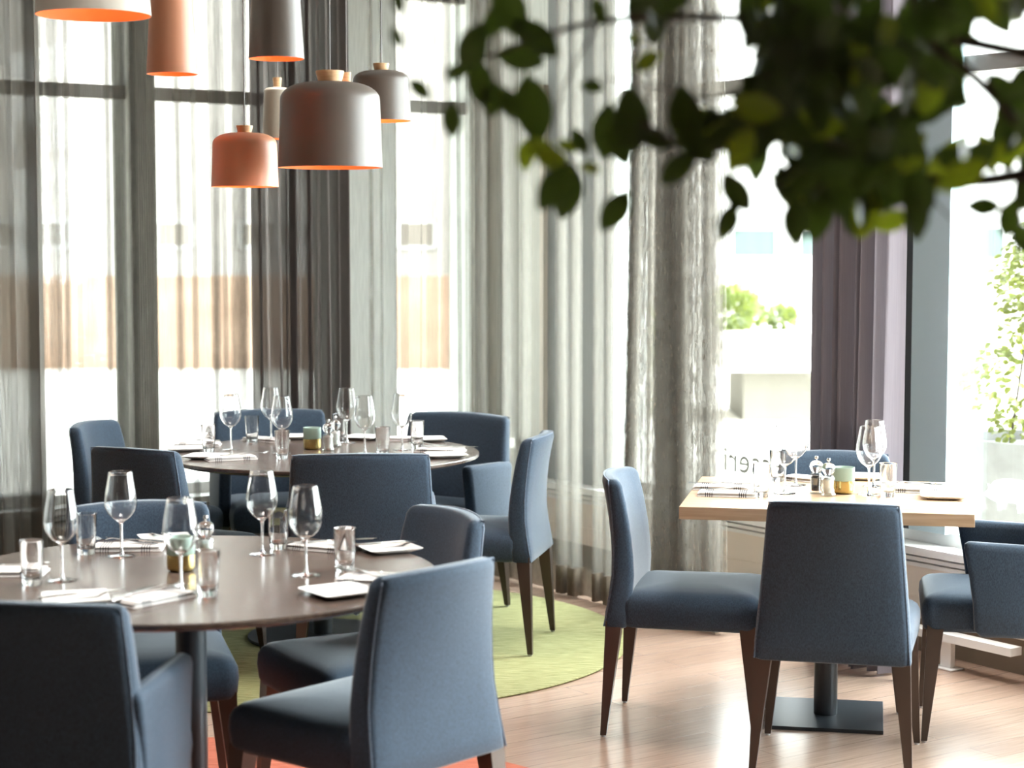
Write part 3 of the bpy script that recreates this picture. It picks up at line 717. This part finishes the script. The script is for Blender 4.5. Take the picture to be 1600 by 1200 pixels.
# ---------------------------------------------------------------- pendant lamps
def pendant(px, py, wpx, Y, hr, taper, knob, m, label, round_=.55, wide=1.0, cord='cord'):
    """rim centre at (px,py), rim width wpx at distance Y; hr = height / width; taper = top width / rim width"""
    c = atd(px, py, Y); R = wpx/2*Y/F; hgt = hr*2*R; rt = R*taper; sh = min(rt, hgt)*round_
    t = thing('pendant_lamp', label, 'pendant lamp', (c.x, c.y, c.z), 0, 'pendant lamps hung in a cluster')
    prof = [(R, 0)]
    for k in range(1, 6): prof.append((R+(rt-R)*k/6, (hgt-sh*.55)*k/6))
    zt = hgt-sh*.55
    for k in range(0, 9):
        a = PI/2*k/8; prof.append((rt-sh*(1-math.cos(a)), zt+sh*.55*math.sin(a)))
    kr, kh = knob[0]*R, knob[1]*R
    prof.append((kr*.8, hgt+.002))
    th = .0035
    outer = prof; inner = [(max(kr*.5, r-th), max(.0, z-th) if z > .001 else .0005) for r, z in prof]
    sh_ = MB().lathe(outer, 64).build('lamp_shade', m, t, flat_angle=50)
    MB().lathe([(R-.0002, -.0002)]+[(r-th, z-th*(z > .001)) for r, z in prof[:-1]]+[(.004, hgt-th)], 64).build('lining', M['copper'], t, flat_angle=50)
    MB().lathe([(0, hgt-.002), (kr*.80, hgt), (kr, hgt+kh*.88), (kr*.97, hgt+kh), (0, hgt+kh)], 32).build('knob', M['ash'], t, flat_angle=35)
    top = HC-c.z-.001
    MB().tube([(0, 0, hgt+kh*.9), (0, 0, top-.02)], .0022, 8).build('cable', M[cord], t)
    MB().lathe([(0, top), (.05, top), (.05, top-.022), (0, top-.025)], 24).build('ceiling_rose', M['white_metal'], t)
    br_ = min(.03, R*.45); zc = hgt*.66
    MB().lathe([(0, zc-br_)]+[(br_*math.sin(PI*k/10), zc-br_*math.cos(PI*k/10)) for k in range(1, 10)]+[(0, zc+br_)], 16).build('bulb', M['bulb'], t)
    return t
pendant(146, 24, 177, 5.4, .80, .90, (.27, .22), M['pale_lamp'], 'large pale grey pendant lamp cut by the top left of the photo', cord='white_cord')
pendant(269, 116, 79, 6.05, 1.75, .80, (.30, .35), M['terra_lamp'], 'tall narrow terracotta pendant lamp, second from the left')
pendant(432, 92, 86, 5.6, 1.65, .82, (.30, .35), M['grey_lamp'], 'tall dark grey pendant lamp above the small beige one')
pendant(434, 217, 48, 7.1, 1.65, .86, (.30, .62), M['beige_lamp'], 'small narrow beige pendant lamp, half behind the big grey one')
pendant(516.5, 262, 162, 5.9, .81, .955, (.275, .22), M['grey_lamp'], 'big grey dome pendant lamp in front of the cluster', .62)
pendant(596, 189, 92, 6.6, .84, .955, (.275, .24), M['grey_lamp'], 'smaller grey dome pendant lamp, rightmost of the cluster', .62)
pendant(383, 292, 104, 6.1, .80, .955, (.25, .22), M['terra_lamp'], 'terracotta dome pendant lamp, the lowest of the cluster', .62)
pendant(542, 222, 52, 7.3, 1.75, .86, (.28, .62), M['terra_lamp'], 'narrow pendant lamp hidden behind the big grey dome, only its wooden knob showing')
# ---------------------------------------------------------------- indoor tree in front
tree = thing('indoor_tree', 'leafy indoor tree whose out of focus branches hang in at the upper right', 'tree', (1.15, 2.35, 0))
TO = Vector((1.15, 2.35, 0))
MB().lathe([(0, 0), (.17, 0), (.19, .02), (.23, .42), (.235, .44), (.215, .44), (.21, .40), (0, .39)], 40).build('pot', mat('clay_pot', (.3, .3, .3), .6), tree)
M['bark'] = mix_noise(mat('bark', rough=.85), (.035, .022, .016), (.07, .05, .035), (1, 1, .3), 60, 4, .5, .003)
def leafmat(name, c1, c2):
    m = mat(name, c1, .38); nt = m.node_tree; b = nt.nodes['Principled BSDF']; o = nt.nodes['Material Output']
    mix_noise(m, c1, c2, (1, 1, 1), 9, 2)
    tr = nd(m, 'ShaderNodeBsdfTranslucent'); tr.inputs[0].default_value = (c2[0]*1.8, c2[1]*1.7, c2[2]*.6, 1)
    x = nd(m, 'ShaderNodeMixShader'); x.inputs[0].default_value = .2
    lk(m, b.outputs[0], x.inputs[1]); lk(m, tr.outputs[0], x.inputs[2]); lk(m, x.outputs[0], o.inputs[0]); return m
M['leaf'] = leafmat('deep_green_leaf', (.014, .024, .007), (.032, .050, .014))
M['leaf_y'] = leafmat('yellow_green_leaf', (.08, .11, .012), (.15, .19, .02))
trunk = MB()
Bp = lambda x, y, Y: atd(x, y, Y)-TO
trunk.tube([(0, 0, .38), (.02, .02, .9), (-.02, .03, 1.3), (-.01, .05, 1.65), (.02, .02, 2.1), (.0, .0, 2.6)], [.026, .022, .020, .018, .013, .005], 10)
for pts, r0, r1 in (([(None, (-.01, .04, 1.5)), (1720, 250, 2.4), (1600, 272, 2.4), (1545, 282, 2.42), (1470, 286, 2.45), (1410, 268, 2.45), (1330, 225, 2.45), (1200, 215, 2.4), (1085, 245, 2.4), (1000, 190, 2.4)], .012, .0025),
                    ([(None, (.0, .03, 1.75)), (1750, 260, 2.3), (1600, 210, 2.3), (1540, 130, 2.3), (1440, 60, 2.35), (1420, -20, 2.35)], .011, .004),
                    ([(None, (.02, .02, 1.9)), (1750, 120, 2.5), (1500, 60, 2.5), (1300, 40, 2.55), (1100, 24, 2.5), (940, 30, 2.5), (830, 60, 2.5), (760, 92, 2.5), (690, 108, 2.5)], .010, .0012),
                    ([(1300, 40, 2.55), (1200, 120, 2.5), (1120, 160, 2.5), (1050, 140, 2.5), (930, 120, 2.5)], .004, .001),
                    ([(1410, 268, 2.45), (1445, 300, 2.4), (1490, 345, 2.4)], .002, .001),
                    ([(1330, 225, 2.45), (1310, 270, 2.45), (1275, 300, 2.4), (1245, 330, 2.4)], .003, .001),
                    ([(940, 30, 2.5), (880, 130, 2.5), (865, 200, 2.48), (895, 260, 2.48)], .0022, .001),
                    ([(1600, 272, 2.4), (1590, 320, 2.4), (1600, 360, 2.4)], .003, .0015)):
    P3 = []
    for q in pts: P3.append(Vector(q[1]) if q[0] is None else Bp(*q))
    P3 = chaikin(P3, 2); n = len(P3); trunk.tube(P3, [r0+(r1-r0)*i/(n-1) for i in range(n)], 7)
trunk.build('trunk_and_branches', M['bark'], tree)
lr = random.Random(11)
def leaf(mb, base, direc, nrm, L, Wd, curl=.25):
    direc = direc.normalized(); sd_ = direc.cross(nrm).normalized(); up = sd_.cross(direc).normalized(); rows = []
    for i, (u, wv) in enumerate(((0, .06), (.08, .30), (.22, .72), (.40, .98), (.58, 1.0), (.75, .82), (.88, .5), (.96, .25), (1, .04))):
        c = base+direc*(L*u)+up*(-curl*L*u*u)
        rows.append([c-sd_*(Wd*wv/2)+up*(.10*Wd*wv), c-sd_*(Wd*wv/4)+up*.02*Wd, c, c+sd_*(Wd*wv/4)+up*.02*Wd, c+sd_*(Wd*wv/2)+up*(.10*Wd*wv)])
    mb.loft(rows, (False, False), False)
fol, foy = MB(), MB()
def rleaf(px, py, Y, Lpx=80, ang=None, yel=False, wf=.52):
    s = Y/F; L = Lpx*s; a = math.radians(ang if ang is not None else lr.gauss(0, 55))
    d = Vector((math.sin(a), lr.uniform(-.6, .6) if ang is None else lr.uniform(-.15, .15), -math.cos(a)))
    n = Vector((lr.uniform(-.9, .9), -1, lr.uniform(-.3, .9))) if ang is None else Vector((lr.uniform(-.3, .3), -1, lr.uniform(-.2, .3)))
    base = atd(px, py, Y)-TO-d.normalized()*L/2
    leaf(foy if yel else fol, base, d, n, L, L*wf, lr.uniform(0, .35))
ex = [(1115, 35, 30), (1150, 88, 26), (1116, 150, 24), (1522, 185, 34), (1575, 75, 38), (1532, 102, 20), (1570, 300, 46), (1120, 250, 16), (1180, 320, 34), (1395, -5, 24), (1215, 245, 8), (1465, 215, 18), (1395, 145, 14)]
for cx, cy, rx, ry, n in ((1200, 60, 130, 75, 62), (1330, 60, 120, 85, 70), (1300, 165, 140, 70, 75), (1190, 190, 85, 55, 34), (1385, 225, 75, 60, 34), (1290, 265, 60, 45, 14), (1485, 160, 60, 70, 20),
                          (1470, 40, 90, 55, 32), (1590, 20, 40, 26, 6), (1595, 205, 30, 45, 12), (1440, 110, 80, 50, 26), (1080, 20, 70, 30, 9), (1570, 150, 40, 30, 7), (1530, 245, 60, 20, 9), (1240, 290, 30, 25, 5), (1350, 300, 25, 30, 5), (1150, 165, 70, 75, 30), (1235, 225, 60, 50, 20), (1500, 235, 60, 40, 12), (1560, 120, 40, 60, 8), (1130, 60, 60, 50, 14), (1400, 280, 50, 30, 8)):
    for _ in range(n):
        while True:
            u, v_ = lr.uniform(-1, 1), lr.uniform(-1, 1)
            if u*u+v_*v_ <= 1: break
        x, y = cx+u*rx, cy+v_*ry
        if any((x-a)**2+(y-b)**2 < (c+20)**2 for a, b, c in ex): continue
        rleaf(x, y, lr.uniform(2.15, 2.85), lr.uniform(60, 95), None, lr.random() < .09)
for x, y, L, a, yl in ((622, 2, 40, 0, 0), (655, 138, 42, 50, 0), (620, 58, 34, 20, 0), (706, 186, 55, 3, 0), (738, 75, 85, -25, 0), (750, 128, 70, 5, 0), (715, 112, 45, -70, 0), (795, 12, 95, 20, 0), (775, 30, 60, -30, 0), (838, 58, 85, 60, 0), (812, 90, 75, 80, 0), (833, 168, 105, 12, 0), (793, 160, 60, 30, 0), (770, 155, 55, -10, 0),
                       (822, 240, 50, -10, 1), (845, 232, 55, 60, 1), (862, 248, 60, 70, 1), (868, 290, 85, -40, 0), (888, 300, 85, -10, 0), (905, 220, 45, 30, 0), (885, 228, 35, 70, 1), (922, 262, 34, 80, 1), (962, 328, 75, -35, 0), (935, 15, 45, 20, 0), (993, 8, 50, 0, 0), (988, 185, 100, 8, 0), (948, 205, 85, -5, 0), (968, 225, 70, 20, 0),
                       (1012, 95, 48, -55, 1), (990, 60, 30, 70, 1), (925, 135, 38, 85, 0), (1070, 180, 95, 10, 0), (1085, 225, 80, 60, 0), (1060, 262, 70, -50, 0), (1100, 205, 80, -20, 0), (1022, 215, 60, 70, 0), (1138, 345, 62, -18, 0), (1150, 300, 70, 35, 0), (1243, 345, 75, 0, 0), (1278, 330, 90, -8, 0), (1225, 285, 60, 15, 0), (1355, 335, 75, -20, 1), (1310, 310, 60, 10, 0), (1432, 335, 85, 18, 0), (1395, 345, 60, -70, 1),
                       (1577, 340, 62, -10, 0), (1597, 372, 55, 30, 0), (1536, 322, 55, 88, 0), (1600, 300, 60, 10, 0), (1420, 300, 60, 5, 0), (1330, 345, 50, 20, 0)):
    rleaf(x, y, lr.uniform(2.35, 2.55), L*1.05, a, yl, .55)
fol.build('foliage', M['leaf'], tree, flat_angle=180); fy = foy.build('young_foliage', M['leaf_y'], tree, flat_angle=180); fy['label'] = 'yellow green young leaves'
# ---------------------------------------------------------------- outdoors
M['paving'] = mix_noise(mat('sunlit_paving', rough=.9), (.50, .47, .42), (.56, .53, .48), (1, 1, 1), .6)
g = MB().box(-90, 90, -30, 130, -.2, -.12).build('ground', M['paving'], None, smooth=False); struct(g, 'sunlit pale paving outside the windows')
# planter with climbing plant
pc = Vector((2.42, 8.55, -.12))
t = thing('potted_climber', 'yellow green climbing plant in a round grey concrete planter outside the right window', 'potted plant', pc)
MB().lathe([(0, 0), (.20, 0), (.22, .01), (.36, .80), (.365, .815), (.335, .815), (.33, .77), (0, .76)], 64).build('planter', mix_noise(mat('concrete', rough=.8), (.13, .127, .12), (.16, .156, .15), (1, 1, 1), 12), t)
iv = MB(); stm = MB(); r2 = random.Random(5)
for k in range(9):
    a = r2.uniform(0, 6.28); stm.tube([(.15*math.cos(a), .15*math.sin(a), .76), (.12*math.cos(a+.6), .12*math.sin(a+.6), 1.2), (.05*math.cos(a+1.4), .05*math.sin(a+1.4), 1.75)], [.006, .005, .002], 6)
for k in range(1500):
    z = .80+r2.random()**.9*1.0; q = (z-.8)/1.0; rr = (.30*(1-q)**.7+.05)*math.sqrt(r2.random())*(1+.3*math.sin(z*13)); a = r2.uniform(0, 6.28)
    p = Vector((rr*math.cos(a)-.06*q, rr*math.sin(a), z)); d = Vector((math.cos(a)+r2.uniform(-.7, .7), math.sin(a)+r2.uniform(-.7, .7), r2.uniform(-1, .3)))
    leaf(iv, p, d, Vector((r2.uniform(-.5, .5), r2.uniform(-1, 0), 1)), r2.uniform(.025, .045), r2.uniform(.022, .036), .2)
M['ivy'] = leafmat('climber_leaf', (.07, .095, .015), (.15, .17, .03))
stm.build('stems', M['bark'], t); iv.build('foliage', M['ivy'], t, flat_angle=180)
# planted concrete bed and shrubs beyond the right window
bed = thing('raised_bed', 'low pale concrete planting bed outside the open window', 'planting bed', (0, 0, 0))
MB().box(2.0, 4.6, 17.6, 19.4, .36, .72).build('bed_wall', mat('white_concrete', (.6, .58, .55), .8), bed, smooth=False)
MB().box(2.2, 4.4, 17.9, 19.1, -.12, .36).build('bed_plinth', mat('shaded_concrete', (.19, .175, .145), .8), bed, smooth=False)  # shade of the recess under the slab is put into this grey
M['shrub'] = leafmat('shrub_leaf', (.07, .10, .02), (.14, .17, .045))
def shrub(c, rx, rz, n, label, nm='shrub', L=.07, m='shrub'):
    t = thing(nm, label, 'shrub', c, 0, 'shrubs in the raised bed'); mb = MB(); rr = random.Random(int(c[0]*100))
    for _ in range(n):
        v_ = Vector((rr.gauss(0, 1), rr.gauss(0, 1), rr.gauss(0, 1))).normalized()*rr.random()**.35
        leaf(mb, Vector((v_.x*rx, v_.y*rx, rz+v_.z*rz)), Vector((v_.x+rr.uniform(-.5, .5), v_.y, v_.z+.3)), Vector((rr.uniform(-1, 1), -1, .5)), L, L*.6)
    mb.build('foliage', M[m], t, flat_angle=180)
    MB().tube([(0, 0, 0), (0, 0, rz)], [.02, .008], 6).build('stem', M['bark'], t)
shrub((2.12, 18.2, .72), .24, .21, 500, 'bushy yellow green shrub at the left of the raised bed'); shrub((2.62, 18.3, .72), .12, .11, 160, 'tiny round shrub at the right of the raised bed')
shrub((2.40, 18.9, .72), .12, .11, 200, 'small shrub between the bushy shrub and the tiny one, farther back')
shrub((1.35, 18.5, -.12), .3, .55, 500, 'green shrub seen through the gap between sheer curtains, beside the raised bed')
# far buildings
def building(name, label, x0, x1, Y, h, wins, wallc, glassc):
    t = thing(name, label, 'building', ((x0+x1)/2, Y, -.12)); cx = (x0+x1)/2
    MB().box(x0-cx, x1-cx, 0, 10, 0, h).build('wall', mat(name+'_render', wallc, .85), t, smooth=False)
    gm = mat(name+'_glass', glassc, .25); fm = M['white_metal']
    for (a, b, z0, z1) in wins:
        wf = MB()
        for q in ((a, b, z0, z0+.05), (a, b, z1-.05, z1), (a, a+.06, z0, z1), (b-.06, b, z0, z1)): wf.box(q[0]-cx, q[1]-cx, -.08, 0, q[2], q[3])
        k = max(1, round((b-a)/.9))
        for j in range(1, k): xx = a+(b-a)*j/k; wf.box(xx-.03-cx, xx+.03-cx, -.08, 0, z0, z1)
        f = wf.build('window', fm, t, smooth=False); MB().box(a-cx, b-cx, -.05, -.001, z0, z1).build('pane', gm, f, smooth=False)
    return t
s45 = 45/F
def wx(px, Y): return (px-800)*Y/F
def wz(py, Y): return H+(375-py)*Y/F+.12
building('office_building', 'white building with green tinted windows across the street, seen through the right windows', 3.5, 20, 45, 14,
         [(wx(1140, 45), wx(1214, 45), wz(404, 45), wz(355, 45)), (wx(1500, 45), wx(1570, 45), wz(408, 45), wz(352, 45)), (wx(1245, 45), wx(1300, 45), wz(404, 45), wz(355, 45)), (wx(1340, 45), wx(1420, 45), wz(404, 45), wz(355, 45))], (.55, .53, .52), (.09, .13, .12))
building('long_building', 'pale long building with a beige lower storey, faint through the left sheer curtain', -22, 2.5, 50, 12,
         [(-20+3.2*k, -18+3.2*k, wz(388, 50), wz(345, 50)) for k in range(7)], (.40, .37, .34), (.20, .175, .15))
t = MB().box(-9.5, .5, 25, 25.4, -.12, 1.12).build('garden_wall', mix_noise(mat('terracotta_wall', rough=.9), (.24, .155, .105), (.30, .20, .14), (1, 1, 1), 2), None, smooth=False)
tag(t, 'low terracotta coloured garden wall, faint through the left curtains', 'wall')
